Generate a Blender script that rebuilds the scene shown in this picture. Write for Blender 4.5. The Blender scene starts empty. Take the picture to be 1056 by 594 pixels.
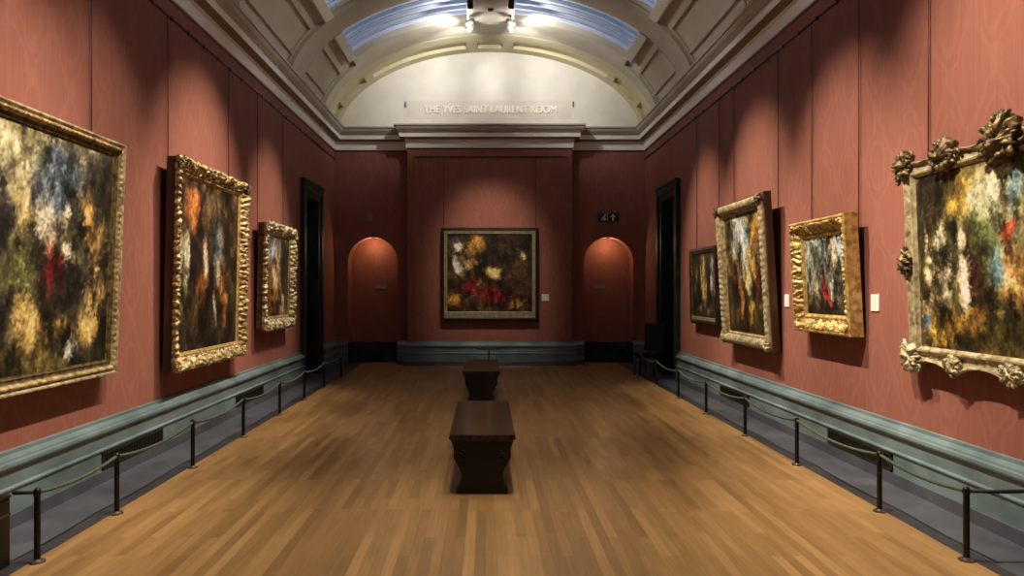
import bpy, bmesh, math, random
import numpy as np
from mathutils import Vector, Matrix, noise

sc = bpy.context.scene
COL = sc.collection
PI = math.pi
random.seed(7)

# ------------------------------------------------------------------ frame / camera
F, EYE = 750.0, 1.70
VX, VY = 501.0, 299.0
XL, XR, YB, YF = -3.46, 3.64, -3.2, 16.62          # side walls, wall behind the camera, end wall
XC = 0.5*(XL+XR)
YBAY, BAY0, BAY1 = 16.34, -1.765, 1.94              # projecting middle bay of the end wall

def lin(c):
    return tuple(((v/255.0)/12.92 if v <= 10 else (((v/255.0)+0.055)/1.055)**2.4) for v in c)

# ------------------------------------------------------------------ materials
def new_mat(name):
    m = bpy.data.materials.new(name); m.use_nodes = True
    nt = m.node_tree
    return m, nt, nt.nodes['Principled BSDF']

def node(nt, kind, **inp):
    n = nt.nodes.new(kind)
    for k, v in inp.items():
        n.inputs[k].default_value = v
    return n

def noisy(name, c1, c2, scale=6.0, rough=0.5, metal=0.0, bump=0.0, detail=4.0, stretch=(1, 1, 1), bscale=None, spec=0.5, lo=0.35, hi=0.65):
    m, nt, p = new_mat(name)
    L = nt.links.new
    tc = nt.nodes.new('ShaderNodeTexCoord'); mp = nt.nodes.new('ShaderNodeMapping')
    mp.inputs['Scale'].default_value = stretch
    L(tc.outputs['Object'], mp.inputs['Vector'])
    nz = node(nt, 'ShaderNodeTexNoise', Scale=scale, Detail=detail)
    L(mp.outputs['Vector'], nz.inputs['Vector'])
    r = nt.nodes.new('ShaderNodeValToRGB')
    r.color_ramp.elements[0].position = lo; r.color_ramp.elements[1].position = hi
    r.color_ramp.elements[0].color = (*c1, 1); r.color_ramp.elements[1].color = (*c2, 1)
    L(nz.outputs['Fac'], r.inputs['Fac']); L(r.outputs['Color'], p.inputs['Base Color'])
    p.inputs['Roughness'].default_value = rough; p.inputs['Metallic'].default_value = metal
    p.inputs['Specular IOR Level'].default_value = spec
    if bump:
        b = node(nt, 'ShaderNodeBump', Strength=bump, Distance=0.01)
        n2 = node(nt, 'ShaderNodeTexNoise', Scale=bscale or scale*3, Detail=3.0)
        L(mp.outputs['Vector'], n2.inputs['Vector'])
        L(n2.outputs['Fac'], b.inputs['Height']); L(b.outputs['Normal'], p.inputs['Normal'])
    return m

def damask(name, c1, c2):
    """woven silk wall cloth: large ogee lattice tone on tone, fine vertical slubs"""
    m, nt, p = new_mat(name)
    L = nt.links.new
    def mt(op, a, b=None, c=None):
        n = nt.nodes.new('ShaderNodeMath'); n.operation = op
        for k, v in enumerate((a, b, c)):
            if v is None: continue
            if isinstance(v, (int, float)): n.inputs[k].default_value = v
            else: L(v, n.inputs[k])
        return n.outputs[0]
    tc = nt.nodes.new('ShaderNodeTexCoord')
    nz = node(nt, 'ShaderNodeTexNoise', Scale=7.0, Detail=3.0)
    L(tc.outputs['Object'], nz.inputs['Vector'])
    sp = nt.nodes.new('ShaderNodeSeparateXYZ'); L(tc.outputs['Object'], sp.inputs[0])
    u = mt('ADD', sp.outputs['X'], sp.outputs['Y'])
    wob = mt('MULTIPLY_ADD', nz.outputs['Fac'], 1.8, -0.9)
    cu_ = mt('COSINE', mt('MULTIPLY', u, 2*PI/0.52))
    cz_ = mt('COSINE', mt('MULTIPLY', sp.outputs['Z'], 2*PI/0.95))
    v = mt('ADD', mt('ADD', cu_, cz_), wob)
    line = mt('ABSOLUTE', v)
    line2 = mt('ABSOLUTE', mt('SUBTRACT', v, 1.05))
    both = mt('MINIMUM', line, line2)
    r = nt.nodes.new('ShaderNodeValToRGB')
    r.color_ramp.elements[0].position = 0.10; r.color_ramp.elements[1].position = 0.34
    r.color_ramp.elements[0].color = (*c2, 1); r.color_ramp.elements[1].color = (*c1, 1)
    L(both, r.inputs['Fac'])
    mp = nt.nodes.new('ShaderNodeMapping'); mp.inputs['Scale'].default_value = (60, 60, 2)
    L(tc.outputs['Object'], mp.inputs['Vector'])
    sl = node(nt, 'ShaderNodeTexNoise', Scale=1.0, Detail=2.0); L(mp.outputs['Vector'], sl.inputs['Vector'])
    mx = nt.nodes.new('ShaderNodeMixRGB'); mx.blend_type = 'OVERLAY'; mx.inputs['Fac'].default_value = 0.18
    L(r.outputs['Color'], mx.inputs['Color1']); L(sl.outputs['Fac'], mx.inputs['Color2'])
    L(mx.outputs['Color'], p.inputs['Base Color'])
    p.inputs['Roughness'].default_value = 0.75; p.inputs['Specular IOR Level'].default_value = 0.15
    return m

def oak_floor():
    m, nt, p = new_mat('oak_strip_floor')
    L = nt.links.new
    tc = nt.nodes.new('ShaderNodeTexCoord'); mp = nt.nodes.new('ShaderNodeMapping')
    mp.inputs['Rotation'].default_value = (0, 0, PI/2)
    L(tc.outputs['Object'], mp.inputs['Vector'])
    def brick(w, off, c1, c2, mort):
        b = node(nt, 'ShaderNodeTexBrick', Scale=1.0)
        b.inputs['Brick Width'].default_value = w; b.inputs['Row Height'].default_value = 0.07
        b.inputs['Mortar Size'].default_value = mort; b.inputs['Mortar Smooth'].default_value = 0.2
        b.inputs['Bias'].default_value = 0.0
        b.inputs['Color1'].default_value = (*c1, 1); b.inputs['Color2'].default_value = (*c2, 1)
        b.inputs['Mortar'].default_value = (*[v*0.45 for v in c1], 1)
        b.offset = off; b.offset_frequency = 3; b.squash = 1.0
        L(mp.outputs['Vector'], b.inputs['Vector'])
        return b
    b1 = brick(0.93, 0.37, lin((160, 124, 76)), lin((112, 83, 47)), 0.0016)
    b2 = brick(1.41, 0.61, lin((166, 132, 86)), lin((118, 90, 54)), 0.0)
    mx = nt.nodes.new('ShaderNodeMixRGB'); mx.inputs['Fac'].default_value = 0.45
    L(b1.outputs['Color'], mx.inputs['Color1']); L(b2.outputs['Color'], mx.inputs['Color2'])
    gm = nt.nodes.new('ShaderNodeMapping'); gm.inputs['Scale'].default_value = (45, 2.2, 1)
    L(tc.outputs['Object'], gm.inputs['Vector'])
    g = node(nt, 'ShaderNodeTexNoise', Scale=1.0, Detail=5.0); L(gm.outputs['Vector'], g.inputs['Vector'])
    ov = nt.nodes.new('ShaderNodeMixRGB'); ov.blend_type = 'OVERLAY'; ov.inputs['Fac'].default_value = 0.35
    L(mx.outputs['Color'], ov.inputs['Color1']); L(g.outputs['Fac'], ov.inputs['Color2'])
    L(ov.outputs['Color'], p.inputs['Base Color'])
    wn = node(nt, 'ShaderNodeTexNoise', Scale=0.9, Detail=4.0); L(tc.outputs['Object'], wn.inputs['Vector'])
    rr = nt.nodes.new('ShaderNodeMapRange'); rr.inputs['To Min'].default_value = 0.26; rr.inputs['To Max'].default_value = 0.44
    L(wn.outputs['Fac'], rr.inputs['Value']); L(rr.outputs['Result'], p.inputs['Roughness'])
    p.inputs['Specular IOR Level'].default_value = 0.45
    return m

def gilt(name, c1, c2, rough=0.5, metal=0.45):
    return noisy(name, lin(c1), lin(c2), scale=18, rough=rough, metal=metal, bump=0.25, bscale=70)

M = {}
M['cloth'] = damask('red_damask_cloth', lin((140, 89, 76)), lin((145, 94, 81)))
M['oak'] = oak_floor()
M['stone'] = noisy('grey_green_marble', lin((80, 98, 101)), lin((110, 129, 131)), scale=2.2, rough=0.35, detail=8, stretch=(1, 1, 1.6), bump=0.02)
M['dark_stone'] = noisy('dark_grey_floor_stone', lin((64, 67, 74)), lin((82, 84, 92)), scale=3.0, rough=0.3, detail=6)
M['fillet'] = noisy('dark_plum_stone', lin((44, 42, 45)), lin((56, 53, 56)), scale=3.0, rough=0.35, detail=6)
M['black_marble'] = noisy('black_green_marble', lin((24, 32, 31)), lin((44, 56, 54)), scale=4, rough=0.55, detail=8, spec=.3)
M['black_door'] = noisy('black_door_paint', lin((16, 18, 18)), lin((22, 24, 24)), scale=5, rough=0.5)
M['plaster'] = noisy('cream_plaster', lin((214, 209, 196)), lin((222, 217, 205)), scale=3, rough=0.7, bump=0.02)
M['white_plaster'] = noisy('off_white_cornice_paint', lin((236, 233, 224)), lin((241, 238, 230)), scale=3, rough=0.6)
M['olive'] = noisy('dull_gold_cornice_paint', lin((126, 112, 78)), lin((138, 124, 88)), scale=5, rough=0.6)
M['vault'] = noisy('warm_grey_vault_paint', lin((176, 168, 150)), lin((186, 178, 160)), scale=2, rough=0.7)
M['rail'] = noisy('dark_red_picture_rail', lin((58, 22, 20)), lin((72, 30, 26)), scale=9, rough=0.45)
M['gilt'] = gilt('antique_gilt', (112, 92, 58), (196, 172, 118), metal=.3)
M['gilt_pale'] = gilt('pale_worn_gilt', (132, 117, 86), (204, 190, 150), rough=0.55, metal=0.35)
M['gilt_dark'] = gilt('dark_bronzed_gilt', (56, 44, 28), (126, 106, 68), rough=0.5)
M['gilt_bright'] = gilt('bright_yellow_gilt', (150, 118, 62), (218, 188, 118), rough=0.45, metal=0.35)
M['brown_wood'] = noisy('brown_frame_side', lin((56, 36, 20)), lin((84, 56, 30)), scale=7, rough=0.5, stretch=(1, 1, .2))
M['ebony'] = noisy('black_ebonised_wood', lin((20, 15, 13)), lin((30, 23, 20)), scale=9, rough=0.35)
M['silver'] = noisy('silver_gilt_flat', lin((150, 142, 112)), lin((176, 168, 136)), scale=12, rough=0.4, metal=0.5)
M['mahogany'] = noisy('dark_polished_mahogany', lin((34, 23, 18)), lin((58, 40, 30)), scale=3, rough=0.22, stretch=(9, .8, 9), detail=6)
M['mahogany_dark'] = noisy('dark_carved_mahogany', lin((11, 8, 7)), lin((18, 13, 10)), scale=6, rough=0.5)
M['black_metal'] = noisy('black_metal', lin((22, 20, 20)), lin((32, 28, 27)), scale=20, rough=0.35, metal=0.4)
M['steel'] = noisy('brushed_steel', lin((120, 108, 98)), lin((150, 138, 126)), scale=30, rough=0.35, metal=0.9)
M['rope'] = noisy('dark_green_rope', lin((46, 60, 42)), lin((74, 88, 64)), scale=60, rough=0.8)
M['black_cord'] = noisy('black_cord', lin((16, 17, 16)), lin((28, 30, 27)), scale=70, rough=0.7)
M['white_metal'] = noisy('off_white_metal', lin((214, 208, 192)), lin((226, 221, 206)), scale=9, rough=0.45)
M['taupe'] = noisy('taupe_trough_paint', lin((204, 197, 178)), lin((212, 205, 187)), scale=4, rough=0.6)
M['card'] = noisy('pale_card', lin((214, 212, 204)), lin((224, 222, 214)), scale=20, rough=0.7)
M['plate'] = noisy('dull_metal_plate', lin((128, 112, 100)), lin((140, 124, 112)), scale=20, rough=0.4)
M['vent'] = noisy('dark_bronze_grille', lin((34, 32, 26)), lin((48, 45, 36)), scale=20, rough=0.45, metal=0.4)
M['black_fabric'] = noisy('black_upholstery', lin((20, 20, 21)), lin((27, 27, 28)), scale=40, rough=0.8)
M['rib_cream'] = noisy('yellow_cream_arch_paint', lin((194, 184, 148)), lin((201, 192, 157)), scale=3, rough=0.7)
M['band'] = noisy('beige_painted_band', lin((207, 200, 183)), lin((214, 207, 191)), scale=3, rough=0.7)
M['letter'] = noisy('cream_white_lettering', lin((240, 234, 218)), lin((244, 239, 224)), scale=10, rough=0.5)
M['wire'] = noisy('dark_picture_wire', lin((74, 40, 35)), lin((86, 50, 43)), scale=40, rough=0.5, metal=0.3)
M['sign_green'] = noisy('dark_green_sign', lin((26, 42, 32)), lin((30, 48, 36)), scale=8, rough=0.4)
M['sign_white'] = noisy('white_sign_symbol', lin((206, 212, 204)), lin((214, 220, 212)), scale=8, rough=0.5)
M['blind'] = noisy('pale_blue_louvre', lin((206, 214, 228)), lin((216, 223, 235)), scale=6, rough=0.5)

def make_glass():
    m, nt, p = new_mat('skylight_glass')
    L = nt.links.new
    out = nt.nodes['Material Output']
    tr = nt.nodes.new('ShaderNodeBsdfTransparent'); tr.inputs['Color'].default_value = (0.80, 0.86, 0.92, 1)
    tl = nt.nodes.new('ShaderNodeBsdfTranslucent'); tl.inputs['Color'].default_value = (0.7, 0.76, 0.82, 1)
    df = nt.nodes.new('ShaderNodeBsdfDiffuse'); df.inputs['Color'].default_value = (0.62, 0.68, 0.76, 1)
    a = nt.nodes.new('ShaderNodeMixShader'); a.inputs[0].default_value = 0.5
    b = nt.nodes.new('ShaderNodeMixShader'); b.inputs[0].default_value = 0.2
    L(tl.outputs[0], a.inputs[1]); L(df.outputs[0], a.inputs[2])
    L(tr.outputs[0], b.inputs[1]); L(a.outputs[0], b.inputs[2]); L(b.outputs[0], out.inputs['Surface'])
    nt.nodes.remove(p)
    return m
M['glass'] = make_glass()

def make_paint():
    m, nt, p = new_mat('varnished_oil_paint')
    at = nt.nodes.new('ShaderNodeAttribute'); at.attribute_name = 'pigment'
    nt.links.new(at.outputs['Color'], p.inputs['Base Color'])
    p.inputs['Roughness'].default_value = 0.5; p.inputs['Specular IOR Level'].default_value = 0.3
    return m
M['paint'] = make_paint()

def make_lens():
    m, nt, p = new_mat('lamp_lens')
    p.inputs['Base Color'].default_value = (1, .93, .8, 1)
    p.inputs['Emission Color'].default_value = (1, .86, .66, 1); p.inputs['Emission Strength'].default_value = 6.0
    return m
M['lens'] = make_lens()

# ------------------------------------------------------------------ object helpers
def link(name, me, mat, parent=None, smooth=False):
    o = bpy.data.objects.new(name, me); COL.objects.link(o)
    for m in (mat if isinstance(mat, (list, tuple)) else [mat]):
        me.materials.append(m)
    if parent is not None: o.parent = parent
    if smooth:
        me.shade_smooth()
    return o

def obj(name, bm, mat, parent=None, smooth=False, auto=None):
    me = bpy.data.meshes.new(name)
    bmesh.ops.recalc_face_normals(bm, faces=bm.faces)
    bm.to_mesh(me); bm.free()
    o = link(name, me, mat, parent, smooth)
    if auto is not None:
        me.shade_smooth()
        me.set_sharp_from_angle(angle=math.radians(auto))
    return o

def empty(name, loc, rot=(0, 0, 0)):
    o = bpy.data.objects.new(name, None); COL.objects.link(o)
    o.empty_display_size = 0.1
    o.location = loc; o.rotation_euler = rot
    return o

def tag(o, label, cat, group=None, kind=None):
    o['label'] = label; o['category'] = cat
    if group: o['group'] = group
    if kind: o['kind'] = kind
    return o

def struct(name, bm, mat, parent=None, label=None, **k):
    o = obj(name, bm, mat, parent, **k)
    if parent is None:
        o['kind'] = 'structure'
        o['label'] = label or name
        o['category'] = name.split('_')[0] if name.split('_')[0] != 'baseboard' else 'skirting'
    elif label:
        o['label'] = label
    return o

def copy_tree(root, loc, label, group=None):
    r = root.copy(); COL.objects.link(r); r.location = loc; r['label'] = label
    if group: r['group'] = group
    def rec(src, dst):
        for ch in list(src.children):
            if ch == dst: continue
            c = ch.copy(); COL.objects.link(c); c.parent = dst
            rec(ch, c)
    rec(root, r)
    return r

def quad(bm, pts, mi=0):
    f = bm.faces.new([bm.verts.new(p) for p in pts]); f.material_index = mi
    return f

def box(bm, x0, x1, y0, y1, z0, z1, bevel=0.0, mi=0, seg=2):
    r = bmesh.ops.create_cube(bm, size=1.0)
    vs = r['verts']
    for v in vs:
        v.co = Vector((x0+(v.co.x+.5)*(x1-x0), y0+(v.co.y+.5)*(y1-y0), z0+(v.co.z+.5)*(z1-z0)))
    if bevel:
        es = list({e for v in vs for e in v.link_edges})
        bmesh.ops.bevel(bm, geom=es, offset=bevel, segments=seg, affect='EDGES', profile=0.5)
    return bm

def new(): return bmesh.new()

def lathe(bm, prof, n=20, c=(0, 0, 0)):
    rings = []
    for r, z in prof:
        rings.append([bm.verts.new((c[0]+r*math.cos(2*PI*i/n), c[1]+r*math.sin(2*PI*i/n), c[2]+z)) for i in range(n)])
    for a, b in zip(rings, rings[1:]):
        for i in range(n):
            bm.faces.new((a[i], a[(i+1) % n], b[(i+1) % n], b[i]))
    bm.faces.new(rings[0][::-1]); bm.faces.new(rings[-1])
    return bm

def tube(bm, pts, r, n=8, caps=True):
    pts = [Vector(p) for p in pts]
    rings = []
    up0 = Vector((0, 0, 1))
    for i, p in enumerate(pts):
        t = (pts[min(i+1, len(pts)-1)] - pts[max(i-1, 0)]).normalized()
        up = up0 if abs(t.dot(up0)) < .95 else Vector((1, 0, 0))
        a = t.cross(up).normalized(); b = a.cross(t)
        rr = r[i] if isinstance(r, (list, tuple)) else r
        rings.append([bm.verts.new(p + rr*(math.cos(2*PI*k/n)*a + math.sin(2*PI*k/n)*b)) for k in range(n)])
    for A, B in zip(rings, rings[1:]):
        for k in range(n):
            bm.faces.new((A[k], A[(k+1) % n], B[(k+1) % n], B[k]))
    if caps:
        bm.faces.new(rings[0][::-1]); bm.faces.new(rings[-1])
    return bm

def prism(bm, pts2, fn, d0, d1):
    """closed outline pts2 extruded between depths d0 and d1; fn(u, v, d) -> point"""
    A = [bm.verts.new(fn(u, v, d0)) for u, v in pts2]; B = [bm.verts.new(fn(u, v, d1)) for u, v in pts2]
    bm.faces.new(A); bm.faces.new(B[::-1])
    n = len(A)
    for i in range(n):
        bm.faces.new((A[i], A[(i+1) % n], B[(i+1) % n], B[i]))
    return bm

def sweep(bm, path, prof, mats=None, caps=True):
    """profile (p, z) swept along a ground path; p is the projection to the RIGHT of travel, mitred at corners"""
    P = [Vector((x, y)) for x, y in path]
    n = len(P); rings = []
    for i in range(n):
        d1 = (P[i]-P[i-1]).normalized() if i else (P[1]-P[0]).normalized()
        d2 = (P[i+1]-P[i]).normalized() if i < n-1 else d1
        n1 = Vector((d1.y, -d1.x)); n2 = Vector((d2.y, -d2.x))
        m = (n1+n2); m = m/m.dot(n1)
        rings.append([bm.verts.new((P[i].x+m.x*p, P[i].y+m.y*p, z)) for p, z in prof])
    for A, B in zip(rings, rings[1:]):
        for k in range(len(prof)-1):
            f = bm.faces.new((A[k], B[k], B[k+1], A[k+1]))
            if mats: f.material_index = mats[k]
    if caps:
        for R in (rings[0], rings[-1]):
            bm.faces.new(R)
    return bm

# ------------------------------------------------------------------ room shell
DOORS = {-1: (13.85, 14.86), 1: (13.9, 14.92)}      # opening along y on each side wall
DZ = 3.52
def side_wall(side):
    X = XL if side < 0 else XR
    y0, y1 = DOORS[side]
    bm = new()
    o = X + side*0.25                               # wall body has depth
    for (a, b, z0, z1) in ((YB, y0, 0, 4.95), (y1, YF+.6, 0, 4.95), (y0, y1, DZ, 4.95)):
        box(bm, min(X, o), max(X, o), a, b, z0, z1)
    return struct('wall_left' if side < 0 else 'wall_right', bm, M['cloth'],
                  label='long %s gallery wall hung with red damask cloth' % ('left' if side < 0 else 'right'))
side_wall(-1); side_wall(1)

NICHES = {-1: (-2.582, 0.565), 1: (2.803, 0.565)}
SPR = 2.335
ND = 0.45
bm = new()
def end_strip(x0, x1, y, z1=4.95):
    quad(bm, [(x0, y, 0), (x1, y, 0), (x1, y, z1), (x0, y, z1)])
def arch_wall(x0, x1, cx, r, y):
    end_strip(x0, cx-r, y); end_strip(cx+r, x1, y)
    N = 24
    for i in range(N):
        a0, a1 = PI-PI*i/N, PI-PI*(i+1)/N
        p = lambda a: (cx+r*math.cos(a), SPR+r*math.sin(a))
        (u0, w0), (u1, w1) = p(a0), p(a1)
        quad(bm, [(u0, y, w0), (u1, y, w1), (u1, y, 4.95), (u0, y, 4.95)])
        quad(bm, [(u0, y, w0), (u1, y, w1), (u1, y+ND, w1), (u0, y+ND, w0)])
        quad(bm, [(u0, y+ND, SPR), (u1, y+ND, SPR), (u1, y+ND, w1), (u0, y+ND, w0)]) if i not in (0, N-1) else quad(bm, [(u0, y+ND, SPR), (u1, y+ND, SPR), (u1, y+ND, max(w1, SPR+1e-4)), (u0, y+ND, max(w0, SPR+1e-4))])
    for s in (-1, 1):
        quad(bm, [(cx+s*r, y, 0), (cx+s*r, y+ND, 0), (cx+s*r, y+ND, SPR), (cx+s*r, y, SPR)])
    quad(bm, [(cx-r, y+ND, 0), (cx+r, y+ND, 0), (cx+r, y+ND, SPR), (cx-r, y+ND, SPR)])
arch_wall(XL, BAY0, *NICHES[-1], YF)
arch_wall(BAY1, XR, *NICHES[1], YF)
box(bm, BAY0, BAY1, YBAY, YF+.3, 0, 4.95)
bmesh.ops.remove_doubles(bm, verts=bm.verts, dist=1e-5)
struct('wall_back', bm, M['cloth'], label='far end wall with red cloth, middle bay and two arched niches')

bm = new(); box(bm, XL-.25, XR+.25, YB-.2, YB, 0, 7.5)
struct('wall_front', bm, M['cloth'], label='wall behind the viewer')

WX0, WX1 = -2.84, 3.06
bm = new(); box(bm, WX0, WX1, YB, 17.15, -0.1, 0.0)
struct('floor', bm, M['oak'], label='polished oak strip floor')
for k, (a, b) in enumerate(((XL-.6, WX0), (WX1, XR+.6))):
    bm = new(); box(bm, a, b, YB, 17.15, -0.1, 0.0)
    c, d = (b-.10, b) if k == 0 else (a, a+.10)
    bm2 = new(); box(bm2, c, d, YB, 17.15, -0.05, 0.0015)
    struct('trim_%d' % (k+1), bm, M['dark_stone'], label='dark grey stone border along the %s edge of the oak floor' % ('left', 'right')[k])
    struct('trim_%d' % (k+31), bm2, M['fillet'], label='darker stone fillet beside the %s edge of the oak floor' % ('left', 'right')[k])

# skirting ----------------------------------------------------------------
SK = [(0.0, 0), (0.09, 0), (0.09, 0.10), (0.078, 0.105), (0.078, 0.27), (0.088, 0.276), (0.090, 0.288), (0.082, 0.296), (0.066, 0.30),
      (0.066, 0.42), (0.074, 0.425), (0.088, 0.43), (0.092, 0.445), (0.088, 0.465), (0.072, 0.475), (0.066, 0.49), (0.050, 0.505), (0.032, 0.515), (0.028, 0.54), (0.0, 0.545)]
SKM = [1]*3 + [0]*(len(SK)-4)
AR = 0.30                                            # architrave width
def skirt(name, paths, label):
    bm = new()
    for p in paths: sweep(bm, p, SK, SKM)
    return struct(name, bm, [M['stone'], M['dark_stone']], label=label)
y0, y1 = DOORS[-1]
skirt('baseboard_left', [[(XL, YB), (XL, y0-AR)], [(XL, y1+AR), (XL, YF), (NICHES[-1][0]-.565, YF)]], 'grey green marble skirting along the left wall')
y0, y1 = DOORS[1]
skirt('baseboard_right', [[(NICHES[1][0]+.565, YF), (XR, YF), (XR, y1+AR)], [(XR, y0-AR), (XR, YB)]], 'grey green marble skirting along the right wall')
skirt('baseboard_back', [[(NICHES[-1][0]+.565, YF), (BAY0, YF), (BAY0, YBAY), (BAY1, YBAY), (BAY1, YF), (NICHES[1][0]-.565, YF)]], 'marble skirting below the middle bay of the end wall')
SN = [(0, 0), (.012, 0), (.012, .48), (0, .49)]
for s, nm in ((-1, 'baseboard_niche_left'), (1, 'baseboard_niche_right')):
    cx, r = NICHES[s]
    bm = new(); sweep(bm, [(cx-r, YF), (cx-r, YF+ND), (cx+r, YF+ND), (cx+r, YF)], SN)
    struct(nm, bm, M['black_marble'], label='dark stone base lining the %s arched niche' % ('left' if s < 0 else 'right'))

# cornice -----------------------------------------------------------------
CP = [(0.0, 4.86), (0.012, 4.865), (0.018, 4.885), (0.03, 4.89), (0.034, 5.04), (0.05, 5.055), (0.055, 5.075), (0.15, 5.105), (0.165, 5.11),
      (0.17, 5.20), (0.185, 5.205), (0.19, 5.225), (0.21, 5.25), (0.235, 5.275), (0.25, 5.31), (0.255, 5.335), (0.275, 5.34), (0.28, 5.375), (0.0, 5.40)]
CM = [2, 2, 0, 0, 0, 0, 1, 1, 0, 0, 1, 3, 3, 3, 3, 3, 3, 3]
bm = new()
sweep(bm, [(XL, YB), (XL, YF), (BAY0, YF), (BAY0, YBAY), (BAY1, YBAY), (BAY1, YF), (XR, YF), (XR, YB)], CP, CM)
struct('trim_3', bm, [M['white_plaster'], M['olive'], M['rail'], M['vault']], label='stepped plaster cornice running round the top of the red walls')

RAILZ = 4.69
bm = new()
rp = [(0, RAILZ-.018), (.014, RAILZ-.018), (.02, RAILZ-.008), (.02, RAILZ+.006), (.014, RAILZ+.016), (0, RAILZ+.018)]
for path in ([(XL, YB), (XL, YF)], [(BAY0+.17, YBAY), (BAY1-.12, YBAY)], [(XR, YF), (XR, YB)]):
    sweep(bm, path, rp)
yy = 2.0
while yy < 16.2:                                     # brackets that carry the rail
    for X, s in ((XL, 1), (XR, -1)):
        a, b = X, X+s*.03
        box(bm, min(a, b), max(a, b), yy-.022, yy+.022, RAILZ-.034, RAILZ+.012, .004)
    yy += .46
struct('trim_4', bm, M['rail'], label='dark red picture rail below the cornice')

# corner beads of the middle bay
bm = new()
for x in (BAY0+.012, BAY1-.012): tube(bm, [(x, YBAY-.004, .54), (x, YBAY-.004, 4.86)], .012, 8)
for x in (BAY0+.165, BAY1-.115): tube(bm, [(x, YBAY-.002, .54), (x, YBAY-.002, RAILZ)], .006, 6)
struct('trim_5', bm, M['cloth'], label='corded edge strips of the middle bay')

# doors -------------------------------------------------------------------
def door(side, n):
    X = XL if side < 0 else XR
    y0, y1 = DOORS[side]
    mp = lambda p, y, z: (X - side*p, y, z)          # p = projection into the room
    bm = new()
    def bx(p0, p1, a, b, z0, z1, bev=.006):
        x0, x1 = X-side*p0, X-side*p1
        box(bm, min(x0, x1), max(x0, x1), a, b, z0, z1, bev)
    # leaf set back in the reveal, with raised panels and centre stiles
    bx(-.22, -.17, y0, y1, 0, DZ, 0)
    ym = .5*(y0+y1)
    for a, b in ((y0+.07, ym-.04), (ym+.04, y1-.07)):
        for z0, z1 in ((.18, .95), (1.12, 2.3), (2.45, 3.38)):
            bx(-.17, -.158, a, b, z0, z1, .01)
    d = struct('door_%d' % n, bm, M['black_door'], label='tall black door in a dark marble surround on the %s wall' % ('left' if side < 0 else 'right'))
    bm = new()
    for a, b in ((y0-.15, y0+.02), (y1-.02, y1+.15)):
        bx(-.16, .05, a, b, 0, DZ)
    for a, b in ((y0-AR, y0-.14), (y1+.14, y1+AR)):
        bx(-.05, .085, a, b, 0, DZ+.12)
    bx(-.16, .05, y0-.15, y1+.15, DZ-.02, DZ+.12)
    bx(-.05, .085, y0-AR, y1+AR, DZ+.11, DZ+.25)
    bx(-.02, .11, y0-AR-.02, y1+AR+.02, DZ+.245, DZ+.28)
    obj('architrave', bm, M['black_marble'], d)
    bm = new(); bx(-.155, -.11, ym+.06, ym+.10, 1.0, 1.16, .008)
    obj('handle', bm, M['vent'], d)
door(-1, 1); door(1, 2)

# vault -------------------------------------------------------------------
XV, ZV, AV, BV = XC, 5.10, 3.50, 2.03
def ell(t, off=0.0):
    return (XV + (AV+off)*math.cos(t), ZV + (BV+off)*math.sin(t))
def arc_box(bm, t0, t1, y0, y1, o0, o1, n=None, mi=0):
    n = n or max(1, int(abs(t1-t0)/0.045))
    R = []
    for i in range(n+1):
        t = t0+(t1-t0)*i/n
        (xa, za), (xb, zb) = ell(t, o0), ell(t, o1)
        R.append([bm.verts.new(p) for p in ((xa, y0, za), (xa, y1, za), (xb, y1, zb), (xb, y0, zb))])
    for A, B in zip(R, R[1:]):
        for k in range(4):
            f = bm.faces.new((A[k], A[(k+1) % 4], B[(k+1) % 4], B[k])); f.material_index = mi
    bm.faces.new(R[0]).material_index = mi; bm.faces.new(R[-1][::-1]).material_index = mi
TS, TK = 0.06, 0.66                                  # springing, skylight kerb
RIBS = [(-1.2, -.5), (2.22, 2.92), (5.65, 6.35), (9.07, 9.77), (12.5, 13.2)]
END0 = 15.46
VO = 0.07                                            # the vault lies this far behind the rib faces
bays = [(a[1], b[0]) for a, b in zip(RIBS, RIBS[1:])] + [(13.2, END0), (YB, RIBS[0][0])]
def opening(y0, y1):
    if y1 == END0: return (13.26, 14.62)
    return (y0+.06, y1-.06)
bm = new()
for y0, y1 in bays:
    s0, s1 = opening(y0, y1)
    for a, b in ((TS, TK), (PI-TK, PI-TS)):
        arc_box(bm, a, b, y0, y1, VO, VO+.1)
    for a, b in ((y0, s0), (s1, y1)):
        if b == END0: arc_box(bm, TS, PI-TS, 15.06, b, .004, VO+.1); b = 15.06; arc_box(bm, TK, PI-TK, a, b, .004, VO+.1); continue
        arc_box(bm, TK, PI-TK, a, b, VO, VO+.1)
struct('ceiling', bm, M['vault'], label='barrel vaulted plaster ceiling')
bm = new()                                            # coffer mouldings on the lower vault
for y0, y1 in bays:
    for sg in (0, 1):
        T = (lambda t: t) if sg == 0 else (lambda t: PI-t)
        for t in (.20, .30, .52):
            arc_box(bm, T(t), T(t+.018), y0+.12, y1-.12, VO-.035, VO+.02)
        y1 = 15.06 if y1 == END0 else y1
        for y in (y0+.10, y1-.15):
            arc_box(bm, T(.20), T(.538), y, y+.05, VO-.035, VO+.02)
struct('trim_6', bm, M['vault'], label='raised coffer mouldings low on the vault')
k = 7
for y0, y1 in RIBS:
    bm = new()
    arc_box(bm, TS, PI-TS, y0, y1, .0, VO+.06)
    struct('trim_%d' % k, bm, M['vault'], label='plain plaster rib crossing the vault'); k += 1
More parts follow.
